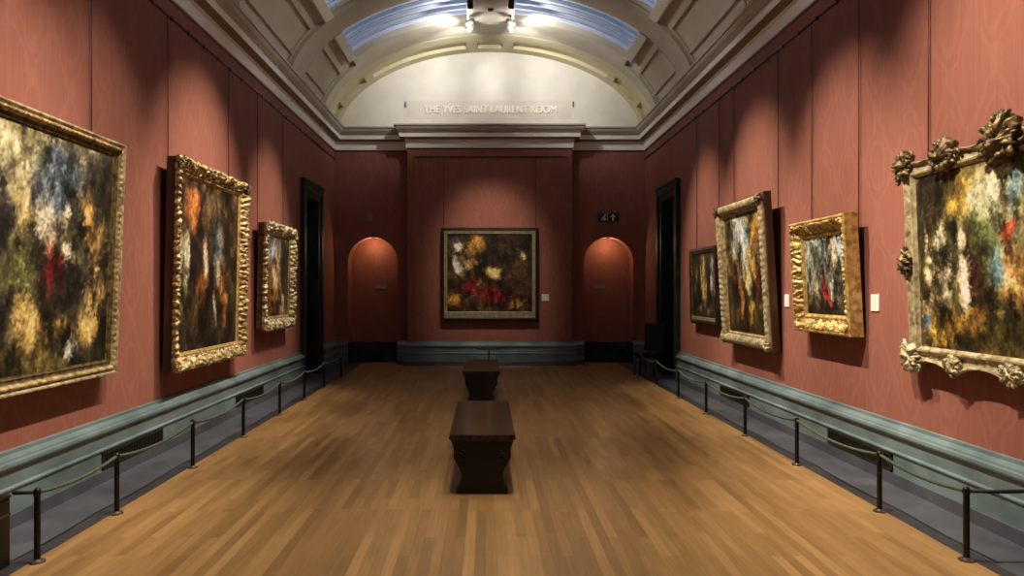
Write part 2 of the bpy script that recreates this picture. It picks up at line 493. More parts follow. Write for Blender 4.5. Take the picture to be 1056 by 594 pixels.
# end rib with sunk soffit panels
bm = new()
arc_box(bm, TS, PI-TS, END0, END0+.42, 0, .2)
arc_box(bm, TS, PI-TS, 16.32, YF, 0, .2)
arc_box(bm, TS, PI-TS, END0, YF, .08, .22)
NP = 9
edges = [TS, PI-TS]+[math.acos(q*sg) for q in (.925, .765, .115) for sg in (1, -1)]
for i, t in enumerate(edges):
    arc_box(bm, max(TS, t-.035), min(PI-TS, t+.035), END0+.42, 16.32, 0, .1)
struct('trim_%d' % k, bm, M['rib_cream'], label='cream plaster arch with sunk soffit panels at the end wall'); k += 1
# lunette
bm = new()
N = 48
for i in range(N):
    t0, t1 = PI*i/N, PI*(i+1)/N
    (a, za), (b, zb) = ell(t0, .2), ell(t1, .2)
    quad(bm, [(a, YF-.005, 4.9), (b, YF-.005, 4.9), (b, YF-.005, zb), (a, YF-.005, za)])
struct('wall_lunette', bm, M['plaster'], label='cream half-round end wall above the cornice')

# skylights
w = 1
for y0, y1 in bays[1:5]:
    s0, s1 = opening(y0, y1)
    bm = new(); arc_box(bm, TK, PI-TK, s0-.02, s1+.02, VO+.13, VO+.15)
    g = struct('window_%d' % w, bm, M['glass'], label='curved skylight in the vault between two ribs', smooth=False); w += 1
    bm = new()
    n = max(4, int(round((s1-s0)/.27)))
    for i in range(n+1):
        y = s0 + (s1-s0)*i/n
        arc_box(bm, TK, PI-TK, y-.045, y+.045, VO+.06, VO+.12)
    obj('louvre', bm, M['blind'], g, auto=40)
    bm = new()
    for T0, T1 in ((TK-.035, TK+.03), (PI-TK-.03, PI-TK+.035)):
        arc_box(bm, T0, T1, s0-.04, s1+.04, -.01, VO+.16)
    obj('kerb', bm, M['plaster'], g)

# ------------------------------------------------------------------ pictures
def painting_colors(nx, ny, base, blobs, seed, aspect, strokes=2600):
    """a loose, generic colour composition: warped soft patches broken up by brush strokes"""
    rng = np.random.default_rng(seed)
    lat = [rng.standard_normal((64, 64)) for _ in range(10)]
    def vn(k, x, y):
        x = np.mod(x, 63.0); y = np.mod(y, 63.0)
        i0 = x.astype(int); j0 = y.astype(int); fx = x-i0; fy = y-j0
        fx = fx*fx*(3-2*fx); fy = fy*fy*(3-2*fy); i1 = (i0+1) % 64; j1 = (j0+1) % 64
        A = lat[k]
        return (A[j0, i0]*(1-fx)+A[j0, i1]*fx)*(1-fy)+(A[j1, i0]*(1-fx)+A[j1, i1]*fx)*fy
    def field(u, v):
        a = u*aspect
        w1 = .020*vn(0, a*7+3, v*7+3)+.014*vn(1, a*17, v*15)+.008*vn(2, a*40, v*36)
        w2 = .020*vn(3, a*7+9, v*7+1)+.014*vn(4, a*15, v*17)+.008*vn(5, a*36, v*40)
        uu, vv = u+w1/aspect**.5, v+w2
        col = np.zeros(np.shape(u)+(3,))
        (ct, cb) = base
        tt = np.clip(vv, 0, 1)[..., None]
        col += np.array(cb)*(1-tt) + np.array(ct)*tt
        for (bu, bv, ru, rv, ang, c, al) in blobs:
            ca, sa = math.cos(ang), math.sin(ang)
            du, dv = (uu-bu)*aspect, vv-bv
            p, q = (ca*du+sa*dv)/(ru*aspect), (-sa*du+ca*dv)/rv
            m = np.clip(1.6-1.2*np.sqrt(p*p+q*q), 0, 1)
            m = (m*m*(3-2*m)*al)[..., None]
            col = col*(1-m) + np.array(c)*m
        tone = 1+.24*vn(6, a*9, v*6)+.28*vn(7, a*24, v*13)+.22*vn(8, a*52, v*32)+.12*vn(9, a*90, v*70)
        return col*np.clip(tone, .25, 1.7)[..., None]
    U, V = np.meshgrid((np.arange(nx)+.5)/nx, (np.arange(ny)+.5)/ny)
    img = field(U, V)
    su, sv = rng.random(strokes), rng.random(strokes)
    scol = field(np.clip(su+rng.normal(0, .012, strokes)/aspect**.5, 0, 1), np.clip(sv+rng.normal(0, .014, strokes), 0, 1))
    scol = np.clip(scol*(1+rng.normal(0, .24, (strokes, 1))) + rng.normal(0, 5, (strokes, 3)), 4, 245)
    ang = rng.normal(0, 1, strokes)*.7 + PI/2*(rng.random(strokes) < .5)
    ln = rng.uniform(.9, 2.8, strokes)*ny/150; wd = rng.uniform(.6, 1.4, strokes)*ny/170
    for i in range(strokes):
        cx, cy = su[i]*nx, sv[i]*ny; R = int(ln[i])+2
        x0, x1, y0, y1 = max(0, int(cx)-R), min(nx, int(cx)+R+1), max(0, int(cy)-R), min(ny, int(cy)+R+1)
        if x1 <= x0 or y1 <= y0: continue
        Y, X = np.mgrid[y0:y1, x0:x1]
        dx, dy = X+.5-cx, Y+.5-cy
        c, s = math.cos(ang[i]), math.sin(ang[i])
        m = np.clip(1.4-np.sqrt(((c*dx+s*dy)/ln[i])**2+((-s*dx+c*dy)/wd[i])**2), 0, 1)[..., None]*.55
        img[y0:y1, x0:x1] = img[y0:y1, x0:x1]*(1-m)+scol[i]*m
    s = np.clip(img, 0, 255)/255
    lum = (s @ np.array([.3, .59, .11]))[..., None]
    s = np.clip(lum+(s-lum)*.82, 0, 1)
    s = np.clip(.5*s+.5*(s*s*(3-2*s)), 0, 1)
    return .80*np.where(s <= .04045, s/12.92, ((s+.055)/1.055)**2.4)

def canvas(parent, x0, x1, z0, z1, y, base, blobs, seed, ny=120, strokes=2600):
    w, h = x1-x0, z1-z0
    nx = int(ny*w/h)
    col = painting_colors(nx, ny, base, blobs, seed, w/h, strokes)
    vx = np.linspace(x0, x1, nx); vz = np.linspace(z0, z1, ny)
    X, Z = np.meshgrid(vx, vz)
    front = np.stack([X, np.full_like(X, y), Z], -1).reshape(-1, 3)
    idx = np.arange(nx*ny).reshape(ny, nx)
    faces = np.stack([idx[:-1, :-1], idx[:-1, 1:], idx[1:, 1:], idx[1:, :-1]], -1).reshape(-1, 4)
    n0 = nx*ny
    back = np.array([(x0, y+.02, z0), (x1, y+.02, z0), (x1, y+.02, z1), (x0, y+.02, z1)])
    verts = np.concatenate([front, back])
    c = [0, nx-1, nx*ny-1, nx*(ny-1)]
    fl = [tuple(f) for f in faces.tolist()]
    fl.append((n0+3, n0+2, n0+1, n0))
    bot = idx[0].tolist(); top = idx[-1].tolist(); lf = idx[:, 0].tolist(); rt = idx[:, -1].tolist()
    fl += [tuple([n0, n0+1]+bot[::-1]), tuple([n0+2, n0+3]+top), tuple([n0+3, n0]+lf), tuple([n0+1, n0+2]+rt[::-1])]
    me = bpy.data.meshes.new('canvas'); me.from_pydata(verts.tolist(), [], fl)
    a = me.color_attributes.new('pigment', 'FLOAT_COLOR', 'POINT')
    rgba = np.ones((len(verts), 4), dtype=np.float32)
    rgba[:n0, :3] = col.reshape(-1, 3); rgba[n0:, :3] = .05
    a.data.foreach_set('color', rgba.ravel())
    return link('canvas', me, M['paint'], parent)

def frame_rails(bm, W, H, u0, prof, disp=None, step=.02, z0=0.0):
    """four mitred rails; prof = [(u inward, depth)], disp(side, s, L, u, d) -> (outward, depth) added"""
    sides = [('bottom', W), ('right', H), ('top', W), ('left', H)]
    for side, L in sides:
        n = max(2, int((L-2*u0)/step)) if disp else 1
        R = []
        for i in range(n+1):
            row = []
            for u, d in prof:
                uu = u0+u
                s = uu+(L-2*uu)*i/n
                o, dd = disp(side, s, L, u, d) if disp else (0, 0)
                q, dp = uu-o, d+dd
                if side == 'bottom': p = (-W/2+s, -dp, z0+q)
                elif side == 'top':  p = (W/2-s, -dp, z0+H-q)
                elif side == 'right': p = (W/2-q, -dp, z0+s)
                else: p = (-W/2+q, -dp, z0+H-s)
                row.append(bm.verts.new(p))
            R.append(row)
        for A, B in zip(R, R[1:]):
            for k in range(len(prof)-1):
                bm.faces.new((A[k], B[k], B[k+1], A[k+1]))
    return bm

def smooth_prof(pts, n=4):
    out = []
    for (a, b), (c, d) in zip(pts, pts[1:]):
        for i in range(n):
            t = i/n; out.append((a+(c-a)*t, b+(d-b)*t))
    out.append(pts[-1])
    return out

def carve(lam, amp, out, u_lo, u_hi, seed=0, u_tilt=14.0):
    """irregular leaf-and-scroll carving between u_lo and u_hi and a ragged scalloped outer edge"""
    def f(side, s, L, u, d):
        c = min(s, L-s)
        j = .35*noise.noise(Vector((c*7, 1.7, seed)))
        ph = 2*PI*(c/lam+j)
        win = max(0.0, min(1.0, (u-u_lo)/.012))*max(0.0, min(1.0, (u_hi-u)/.012))
        k = abs(math.sin(.5*ph+u*u_tilt*(1 if math.sin(.25*ph) > 0 else -1)))
        cell = noise.cell(Vector((c/lam*2, u*18, seed)))
        nz = noise.noise(Vector((c*34, u*40, seed)))
        dd = win*amp*(k*.9-.4+.9*nz+.5*(cell-.5))
        ed = max(0.0, min(1.0, (c-.02)/.05))
        o = out*ed*(abs(math.sin(.5*ph))**.8-.45+.8*noise.noise(Vector((c*24, 3.3, seed))))*max(0, 1-u/max(u_hi*.5, 1e-3)) if out else 0
        return o, dd
    return f

def leaf(bm, base, direc, length, width, lift, curl=.5):
    """one curled acanthus lobe; base/direc in the picture plane (x, z), y is depth (towards the room negative)"""
    n, m = 6, 4
    dx, dz = math.cos(direc), math.sin(direc)
    R = []
    for i in range(n+1):
        t = i/n
        w = width*math.sin(PI*min(1, .12+t*.88))**.8*(1-.25*t)+.001
        cx = base[0]+dx*length*t; cz = base[2]+dz*length*t
        cy = base[1]-lift*math.sin(PI*t*.85)*(1+curl*t)
        row = []
        for j in range(m+1):
            a = (j/m-.5)*2
            row.append(bm.verts.new((cx-dz*w*a, cy-lift*.55*(1-a*a), cz+dx*w*a)))
        for j in range(m, -1, -1):
            a = (j/m-.5)*2
            row.append(bm.verts.new((cx-dz*w*a*.9, cy+.012, cz+dx*w*a*.9)))
        R.append(row)
    K = len(R[0])
    for A, B in zip(R, R[1:]):
        for j in range(K):
            bm.faces.new((A[j], B[j], B[(j+1) % K], A[(j+1) % K]))
    bm.faces.new(R[0]); bm.faces.new(R[-1][::-1])

def volute(bm, c, r, turns, dirn, start, thick):
    pts = []; rad = []
    N = 22
    for i in range(N+1):
        t = i/N
        a = start+dirn*turns*2*PI*t; rr = r*(1-.85*t)
        pts.append((c[0]+rr*math.cos(a), c[1]-.012*t, c[2]+rr*math.sin(a))); rad.append(thick*(1-.35*t))
    tube(bm, pts, rad, 6)

def cluster(cx, y, cz, size, aim, spread, n, seed):
    """a carved rocaille: ribbed shell body with a ragged rim, short curled lobes, beads and scrolls"""
    rng = random.Random(seed)
    bm = new()
    NR, NT = 9, 56
    lob = 2*n+1
    rows = []
    for i in range(NR+1):
        p = i/NR; row = []
        for k in range(NT):
            a = 2*PI*k/NT
            rib = abs(math.sin(.5*lob*(a-aim)))
            rag = noise.noise(Vector((3*math.cos(a), 3*math.sin(a), seed*.37)))
            R = size*(.60+.14*rib+.20*rag+.10*math.cos(a-aim))
            x, z = R*p*math.cos(a), R*p*math.sin(a)
            hgt = size*(.30*math.sqrt(max(0, 1-p*p))+.16*p*(rib-.5)+.30*noise.noise(Vector((x/size*4.2, z/size*4.2, seed*1.3)))*(1-.5*p))
            row.append(bm.verts.new((cx+x, y-max(hgt, -.012), cz+z)))
            if i == 0: break
        rows.append(row)
    for k in range(NT): bm.faces.new((rows[0][0], rows[1][k], rows[1][(k+1) % NT]))
    for A, B in zip(rows[1:], rows[2:]):
        for k in range(NT): bm.faces.new((A[k], B[k], B[(k+1) % NT], A[(k+1) % NT]))
    rim = [bm.verts.new((v.co.x*.9+cx*.1, y+.03, v.co.z*.9+cz*.1)) for v in rows[-1]]
    for k in range(NT): bm.faces.new((rows[-1][k], rim[k], rim[(k+1) % NT], rows[-1][(k+1) % NT]))
    bm.faces.new(rim)
    for i in range(n):
        a = aim+spread*((i+.5)/n-.5)+rng.uniform(-.15, .15)
        d = size*rng.uniform(.38, .52); l = size*rng.uniform(.26, .5)
        leaf(bm, (cx+d*math.cos(a), y-size*.08, cz+d*math.sin(a)), a+rng.uniform(-.5, .5), l, l*rng.uniform(.24, .38), size*rng.uniform(.06, .16), curl=rng.uniform(-.3, .5))
    for i in range(n):
        a = rng.uniform(0, 2*PI); d = size*rng.uniform(.2, .6)
        r = bmesh.ops.create_uvsphere(bm, u_segments=8, v_segments=6, radius=size*rng.uniform(.05, .10))
        for v in r['verts']: v.co = Vector((cx+d*math.cos(a)+v.co.x, y-size*.22+v.co.y*.8, cz+d*math.sin(a)+v.co.z))
    for s in (-1, 1):
        for q, (dd, rr) in enumerate(((.78, .24), (.45, .17))):
            a = aim+s*(spread*.5-.55+q*.3)
            volute(bm, (cx+size*dd*math.cos(a), y-.012-size*.12*q, cz+size*dd*math.sin(a)), size*rr, 1.3, s, a+PI, size*.08)
    return bm

WALLROT = {'L': PI/2, 'R': -PI/2, 'B': 0.0}
def picture_root(wall, along, z, tilt, off=.03):
    if wall == 'L': loc = (XL+off, along, z)
    elif wall == 'R': loc = (XR-off, along, z)
    else: loc = (along, YBAY-off, z)
    return empty('framed_painting', loc, (tilt, 0, WALLROT[wall]))

def wires(root, wall, W, H, inset=.18):
    bpy.context.view_layer.update()
    inv = root.matrix_world.inverted()
    for s in (-1, 1):
        lx = s*(W/2-inset)
        a = root.matrix_world @ Vector((lx, -.01, H*.8))
        if wall == 'L': a.x = XL+.02
        elif wall == 'R': a.x = XR-.02
        else: a.y = YBAY-.02
        b = Vector(a); b.z = RAILZ-.03
        bm = new(); tube(bm, [inv @ a, inv @ b], .0055, 6)
        hook = inv @ b
        r = bmesh.ops.create_uvsphere(bm, u_segments=8, v_segments=6, radius=.014)
        for v in r['verts']: v.co += hook
        obj('hanging_wire', bm, M['wire'], root, smooth=True)

GP = 'gilt framed paintings along the long walls'
def backing(root, W, H, u, d, mat):
    bm = new(); box(bm, -W/2+u, W/2-u, -d, -.002, u, H-u)
    obj('backing_board', bm, mat, root)

# colour patches: (u, v, ru, rv, angle, sRGB, strength)
def g(*a): return a
P_L1 = ((96, 90, 70), (74, 66, 40)), [
    g(.50, .86, .16, .16, .3, (168, 156, 112), .9), g(.60, .70, .09, .13, .6, (186, 160, 98), .7), g(.70, .80, .13, .16, .4, (88, 100, 112), .9), g(.20, .80, .25, .2, 0, (128, 122, 96), .8),
    g(.47, .50, .045, .36, 0, (36, 33, 34), .95), g(.93, .85, .12, .16, 0, (48, 44, 38), .95), g(.84, .78, .08, .12, .2, (74, 72, 58), .8), g(.53, .44, .08, .14, 0, (112, 112, 66), .8),
    g(.66, .60, .04, .14, .3, (216, 200, 168), .9), g(.75, .66, .03, .12, -.3, (214, 190, 150), .85), g(.90, .68, .025, .16, .35, (196, 146, 76), .85), g(.96, .60, .02, .08, 0, (170, 130, 80), .7),
    g(.69, .42, .05, .1, .2, (150, 44, 34), .95), g(.78, .38, .07, .12, 0, (30, 27, 27), .95), g(.76, .50, .035, .06, 0, (226, 204, 166), .8), g(.92, .38, .05, .14, -.2, (190, 152, 92), .85),
    g(.58, .22, .09, .1, -.6, (206, 168, 96), .9), g(.72, .16, .08, .05, .3, (196, 156, 80), .85), g(.90, .17, .06, .09, .5, (200, 158, 86), .85), g(.80, .08, .045, .05, .5, (214, 208, 190), .9),
    g(.97, .12, .05, .14, 0, (44, 46, 30), .9), g(.55, .06, .14, .05, 0, (104, 90, 48), .8), g(.25, .35, .2, .25, .3, (140, 112, 70), .7)]
P_L2 = ((84, 62, 38), (52, 44, 28)), [
    g(.22, .84, .14, .12, -.5, (160, 92, 46), .85), g(.55, .88, .25, .1, 0, (94, 78, 52), .8), g(.12, .52, .07, .2, .1, (216, 202, 164), .95), g(.42, .55, .045, .16, .1, (212, 178, 154), .9),
    g(.28, .50, .06, .22, 0, (44, 34, 24), .9), g(.60, .64, .1, .16, 0, (94, 104, 112), .85), g(.60, .46, .05, .09, .3, (176, 162, 138), .7), g(.84, .6, .14, .3, 0, (74, 58, 36), .85),
    g(.06, .34, .05, .14, 0, (140, 138, 62), .85), g(.38, .36, .1, .14, .3, (158, 98, 46), .85), g(.28, .22, .08, .14, 0, (104, 84, 44), .8), g(.76, .30, .07, .18, .1, (168, 108, 46), .85),
    g(.58, .24, .025, .16, 0, (204, 196, 176), .9), g(.66, .42, .04, .07, 0, (198, 176, 148), .75), g(.92, .24, .05, .16, 0, (96, 82, 46), .7), g(.45, .08, .3, .06, 0, (46, 42, 28), .85)]
P_L3 = ((112, 104, 92), (110, 78, 42)), [
    g(.24, .86, .2, .14, 0, (150, 158, 172), .9), g(.8, .82, .2, .2, 0, (58, 52, 36), .9), g(.46, .58, .13, .24, -.2, (216, 166, 114), .92), g(.15, .45, .1, .25, 0, (104, 72, 38), .85),
    g(.82, .45, .12, .3, 0, (54, 46, 30), .85), g(.40, .25, .16, .14, .3, (184, 128, 64), .85), g(.22, .1, .15, .1, 0, (120, 84, 40), .8), g(.76, .14, .08, .14, 0, (198, 192, 156), .9), g(.55, .8, .1, .1, 0, (120, 118, 110), .7)]
P_C = ((58, 44, 26), (74, 52, 28)), [
    g(.08, .92, .1, .1, .6, (66, 60, 74), .8), g(.16, .80, .07, .05, .2, (232, 218, 182), .9), g(.12, .58, .05, .14, .2, (226, 214, 184), .9), g(.24, .64, .06, .1, -.3, (216, 178, 116), .9), g(.34, .84, .1, .14, 0, (176, 128, 58), .8),
    g(.36, .66, .05, .06, 0, (190, 142, 74), .85), g(.56, .50, .15, .07, -.35, (216, 176, 98), .92), g(.36, .34, .035, .16, -.5, (206, 166, 96), .85), g(.28, .34, .1, .13, 0, (150, 26, 38), .95), g(.58, .22, .2, .11, -.2, (152, 24, 38), .95),
    g(.12, .14, .14, .09, 0, (176, 124, 54), .85), g(.45, .05, .2, .05, 0, (96, 66, 32), .8), g(.85, .12, .14, .05, .2, (162, 124, 62), .85), g(.74, .72, .16, .22, 0, (66, 50, 28), .9), g(.88, .72, .03, .07, .2, (206, 188, 148), .85), g(.50, .86, .05, .1, .3, (44, 44, 48), .8), g(.72, .18, .03, .02, 0, (226, 200, 160), .8)]
P_R4 = ((62, 54, 36), (48, 42, 28)), [
    g(.48, .55, .12, .4, .05, (168, 138, 80), .9), g(.5, .8, .08, .12, 0, (190, 164, 104), .8), g(.14, .6, .1, .3, 0, (84, 80, 60), .8), g(.86, .6, .07, .3, 0, (168, 166, 152), .8), g(.72, .5, .05, .4, 0, (36, 32, 22), .9), g(.3, .3, .05, .3, 0, (40, 36, 24), .85), g(.5, .12, .3, .08, 0, (120, 108, 70), .7)]
P_R2 = ((120, 104, 66), (62, 48, 26)), [
    g(.40, .86, .2, .16, 0, (188, 194, 188), .92), g(.56, .80, .09, .1, 0, (112, 144, 158), .85), g(.30, .74, .1, .12, .3, (150, 158, 150), .8), g(.84, .84, .12, .14, 0, (176, 124, 52), .9), g(.08, .8, .1, .25, 0, (88, 76, 46), .85),
    g(.50, .62, .1, .16, -.2, (196, 190, 164), .85), g(.74, .62, .08, .16, .2, (188, 146, 72), .85), g(.58, .42, .06, .2, .1, (224, 194, 126), .9), g(.64, .2, .05, .18, 0, (206, 160, 62), .85), g(.28, .46, .12, .16, .2, (142, 84, 52), .8),
    g(.84, .46, .08, .12, 0, (126, 48, 28), .9), g(.16, .25, .1, .2, 0, (58, 44, 24), .85), g(.38, .25, .06, .16, 0, (168, 110, 72), .75), g(.48, .18, .04, .2, 0, (40, 32, 20), .9), g(.88, .2, .08, .16, 0, (106, 92, 40), .8), g(.5, .04, .4, .04, 0, (54, 42, 22), .8)]
P_R3 = ((158, 168, 162), (68, 56, 36)), [
    g(.30, .74, .14, .2, 0, (84, 90, 70), .85), g(.46, .82, .08, .14, 0, (112, 122, 112), .8), g(.72, .78, .12, .16, .1, (214, 186, 146), .85), g(.90, .88, .1, .1, 0, (150, 172, 180), .8), g(.82, .56, .12, .14, 0, (100, 88, 62), .85), g(.10, .56, .1, .2, 0, (120, 122, 102), .8),
    g(.46, .36, .05, .2, .15, (176, 62, 46), .92), g(.56, .22, .05, .12, .3, (172, 56, 42), .85), g(.14, .40, .08, .12, 0, (200, 192, 172), .85), g(.30, .38, .06, .14, 0, (176, 158, 116), .8), g(.66, .34, .04, .18, 0, (214, 206, 186), .88), g(.80, .3, .05, .16, 0, (92, 92, 76), .8),
    g(.24, .22, .08, .12, 0, (98, 92, 70), .8), g(.5, .06, .5, .07, 0, (60, 46, 30), .88), g(.92, .25, .05, .2, 0, (70, 62, 42), .85)]
P_R1 = ((112, 100, 56), (92, 76, 38)), [
    g(.06, .80, .09, .26, 0, (52, 44, 28), .92), g(.18, .86, .06, .2, .2, (80, 76, 44), .8), g(.28, .80, .1, .16, .5, (196, 154, 62), .88), g(.40, .80, .12, .14, .3, (196, 194, 150), .88), g(.52, .84, .06, .12, 0, (130, 162, 170), .85), g(.46, .62, .1, .1, 0, (150, 158, 130), .8),
    g(.34, .62, .1, .12, 0, (66, 74, 38), .85), g(.455, .8, .012, .3, .05, (92, 78, 40), .8), g(.18, .52, .1, .2, 0, (58, 54, 34), .85), g(.075, .46, .022, .24, .03, (226, 202, 152), .95), g(.155, .46, .022, .26, -.03, (232, 214, 172), .95), g(.265, .46, .035, .24, .06, (232, 210, 164), .95), g(.32, .40, .03, .24, .06, (72, 42, 34), .92),
    g(.50, .62, .05, .05, .3, (196, 70, 40), .9), g(.48, .44, .05, .14, -.2, (208, 148, 84), .9), g(.42, .46, .05, .09, 0, (98, 142, 150), .8), g(.38, .28, .07, .06, 0, (44, 40, 26), .85), g(.55, .32, .05, .12, .2, (188, 142, 76), .8), g(.04, .22, .03, .1, .2, (210, 180, 124), .85), g(.05, .14, .03, .05, 0, (52, 84, 110), .85),
    g(.16, .12, .1, .08, .3, (198, 154, 52), .85), g(.30, .18, .1, .08, .5, (136, 100, 42), .8), g(.45, .12, .14, .09, 0, (74, 68, 32), .85), g(.8, .3, .2, .2, 0, (84, 74, 38), .8), g(.75, .75, .2, .2, 0, (160, 158, 110), .8), g(.68, .45, .05, .16, .2, (204, 150, 92), .8), g(.82, .48, .05, .16, -.2, (206, 158, 98), .8)]

# ---- L1: big picture in a flat moulded frame (nearest on the left)
W, H = 2.92, 2.05
r = picture_root('L', 6.545-W/2, .955, math.radians(2.4), .05)
tag(r, 'large painting in a flat beaded gilt frame, nearest on the left wall', 'painting', GP)
canvas(r, -W/2+.135, W/2-.135, .135, H-.135, -.045, *P_L1, 1, ny=210, strokes=11000)
bm = new()
frame_rails(bm, W, H, 0, [(0, 0), (0, .085), (.006, .095), (.018, .095), (.024, .085), (.034, .076)])
fr = obj('frame', bm, M['gilt_pale'], r, auto=35)
bm = new()
def gad(side, s, L, u, d):
    c = min(s, L-s); return 0, .014*abs(math.sin(PI*c/.055))*math.sin(PI*min(1, max(0, (u-.0)/.045)))
frame_rails(bm, W, H, .034, smooth_prof([(0, .07), (.012, .085), (.03, .085), (.045, .066)], 3), gad, .011)
obj('beaded_moulding', bm, M['gilt'], fr, auto=50)
bm = new(); frame_rails(bm, W, H, .079, [(0, .066), (.008, .056), (.024, .052), (.03, .058), (.036, .058), (.04, .05), (.066, .04)])
obj('inner_moulding', bm, M['gilt_dark'], fr, auto=35)
backing(r, W, H, .03, .02, M['brown_wood']); wires(r, 'L', W, H, .2)

# ---- L2: heavily carved frame
W, H = 2.26, 2.30
r = picture_root('L', 8.80, .83, math.radians(1.2), .045)
tag(r, 'large upright painting in a deep heavily carved gilt frame, second along the left wall', 'painting', GP)
canvas(r, -W/2+.18, W/2-.18, .18, H-.18, -.055, *P_L2, 2, ny=190, strokes=9000)
bm = new(); frame_rails(bm, W, H, .012, [(0, 0), (0, .13), (.02, .132)]); fr = obj('frame', bm, M['brown_wood'], r)
bm = new()
frame_rails(bm, W, H, 0, smooth_prof([(.002, .10), (.0, .138), (.022, .155), (.06, .142), (.105, .105), (.14, .074)], 4), carve(.075, .026, .024, .0, .145, 2), .009)
obj('carved_moulding', bm, M['gilt'], fr, auto=60)
bm = new(); frame_rails(bm, W, H, .135, [(0, .066), (.006, .08), (.018, .08), (.024, .066), (.06, .05)]); obj('sight_edge', bm, M['gilt_bright'], fr, auto=35)
for q, (sx, sz) in enumerate(((-1, 0), (1, 0), (1, 1), (-1, 1))):
    a = math.atan2(1 if sz else -1, sx)
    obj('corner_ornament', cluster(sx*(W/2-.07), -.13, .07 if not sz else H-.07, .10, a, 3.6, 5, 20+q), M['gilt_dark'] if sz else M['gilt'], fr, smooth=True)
backing(r, W, H, .03, .03, M['brown_wood']); wires(r, 'L', W, H, .2)

# ---- L3: smaller carved frame by the door
W, H = 1.70, 1.62
r = picture_root('L', 11.65, 1.10, math.radians(1.2), .045)
tag(r, 'small upright carved gilt framed painting beside the black door on the left wall', 'painting', GP)
canvas(r, -W/2+.19, W/2-.19, .19, H-.19, -.055, *P_L3, 3, ny=150, strokes=6000)
bm = new(); frame_rails(bm, W, H, .012, [(0, 0), (0, .12), (.02, .122)]); fr = obj('frame', bm, M['gilt_dark'], r)
bm = new()
frame_rails(bm, W, H, 0, smooth_prof([(.002, .09), (.0, .128), (.025, .147), (.07, .138), (.12, .098), (.15, .068)], 4), carve(.10, .03, .036, .0, .155, 5), .010)
obj('carved_moulding', bm, M['gilt_pale'], fr, auto=60)
bm = new(); frame_rails(bm, W, H, .145, [(0, .062), (.006, .076), (.018, .076), (.024, .062), (.06, .05)]); obj('sight_edge', bm, M['gilt'], fr, auto=35)
for q, (sx, sz) in enumerate(((-1, 0), (1, 0), (1, 1), (-1, 1))):
    a = math.atan2(1 if sz else -1, sx)
    obj('corner_ornament', cluster(sx*(W/2-.07), -.12, .07 if not sz else H-.07, .11, a, 3.6, 5, 40+q), M['gilt_pale'], fr, smooth=True)
backing(r, W, H, .03, .03, M['brown_wood']); wires(r, 'L', W, H, .16)

# ---- C: end wall
W, H = 2.18, 2.08
r = picture_root('B', .088, 1.01, math.radians(.6), .03)
tag(r, 'dark framed painting with silvered inner band, alone on the middle of the end wall', 'painting')
canvas(r, -W/2+.135, W/2-.135, .205, H-.135, -.04, *P_C, 4, ny=190, strokes=9000)
bm = new(); frame_rails(bm, W, H, 0, [(0, 0), (0, .07), (.008, .08), (.05, .085), (.062, .07), (.07, .066)]); fr = obj('frame', bm, M['ebony'], r, auto=35)
bm = new(); frame_rails(bm, W, H, .066, [(0, .06), (.004, .075), (.016, .075), (.022, .064), (.05, .06), (.056, .066), (.062, .066), (.066, .05), (.08, .038)]); obj('silver_band', bm, M['silver'], fr, auto=35)
bm = new(); box(bm, -W/2+.07, W/2-.07, -.072, -.03, .07, .205, .006); obj('bottom_board', bm, M['silver'], fr)
backing(r, W, H, .03, .03, M['ebony']); wires(r, 'B', W, H, .006+.05)

# ---- R4: plain black frame
W, H = 1.43, 1.26
r = picture_root('R', 11.17+W/2, 1.13, math.radians(1.2), .03)
tag(r, 'small painting in a thin plain black frame beside the black door on the right wall', 'painting', GP)
canvas(r, -W/2+.085, W/2-.085, .125, H-.085, -.035, *P_R4, 5, ny=130, strokes=4500)
bm = new(); frame_rails(bm, W, H, 0, [(0, 0), (0, .06), (.008, .07), (.045, .07), (.055, .058), (.07, .056)]); fr = obj('frame', bm, M['ebony'], r, auto=35)
bm = new(); frame_rails(bm, W, H, .068, [(0, .052), (.004, .06), (.012, .058), (.024, .034)]); obj('sight_edge', bm, M['gilt_dark'], fr, auto=35)
bm = new(); box(bm, -W/2+.07, W/2-.07, -.062, -.03, .07, .125, .005); obj('bottom_ledge', bm, M['silver'], fr)
backing(r, W, H, .02, .03, M['ebony']); wires(r, 'R', W, H, .12)

# ---- R2: tall picture in a fat half-round moulding
W, H = 1.80, 1.985
r = picture_root('R', 8.91+W/2, .935, math.radians(3.4), .03)
tag(r, 'upright gilt painting frame with fat half-round moulding, tilted forward, beside the black framed one', 'painting', GP)
canvas(r, -W/2+.185, W/2-.185, .185, H-.185, -.06, *P_R2, 6, ny=180, strokes=8000)
bm = new(); frame_rails(bm, W, H, .0, [(0, 0), (0, .088), (.012, .094), (.022, .094)]); fr = obj('frame', bm, M['brown_wood'], r)
bm = new()
def rib_side(side, s, L, u, d):
    c = min(s, L-s); w_ = math.sin(PI*max(0, min(1, u/.13)))
    if side in ('left', 'right'): return 0, w_*.016*(abs(math.sin(PI*c/.08+u*14))-.4)
    return 0, w_*.006*(abs(math.sin(PI*c/.16))-.4)
frame_rails(bm, W, H, .018, [(0.065-.065*math.cos(PI*i/12), .092-.016*i/12+.056*math.sin(PI*i/12)) for i in range(13)], rib_side, .014)
obj('half_round_moulding', bm, M['gilt_pale'], fr, auto=60)
bm = new(); frame_rails(bm, W, H, .146, [(0, .075), (.006, .086), (.018, .084), (.026, .07), (.048, .055)]); obj('sight_edge', bm, M['gilt'], fr, auto=35)
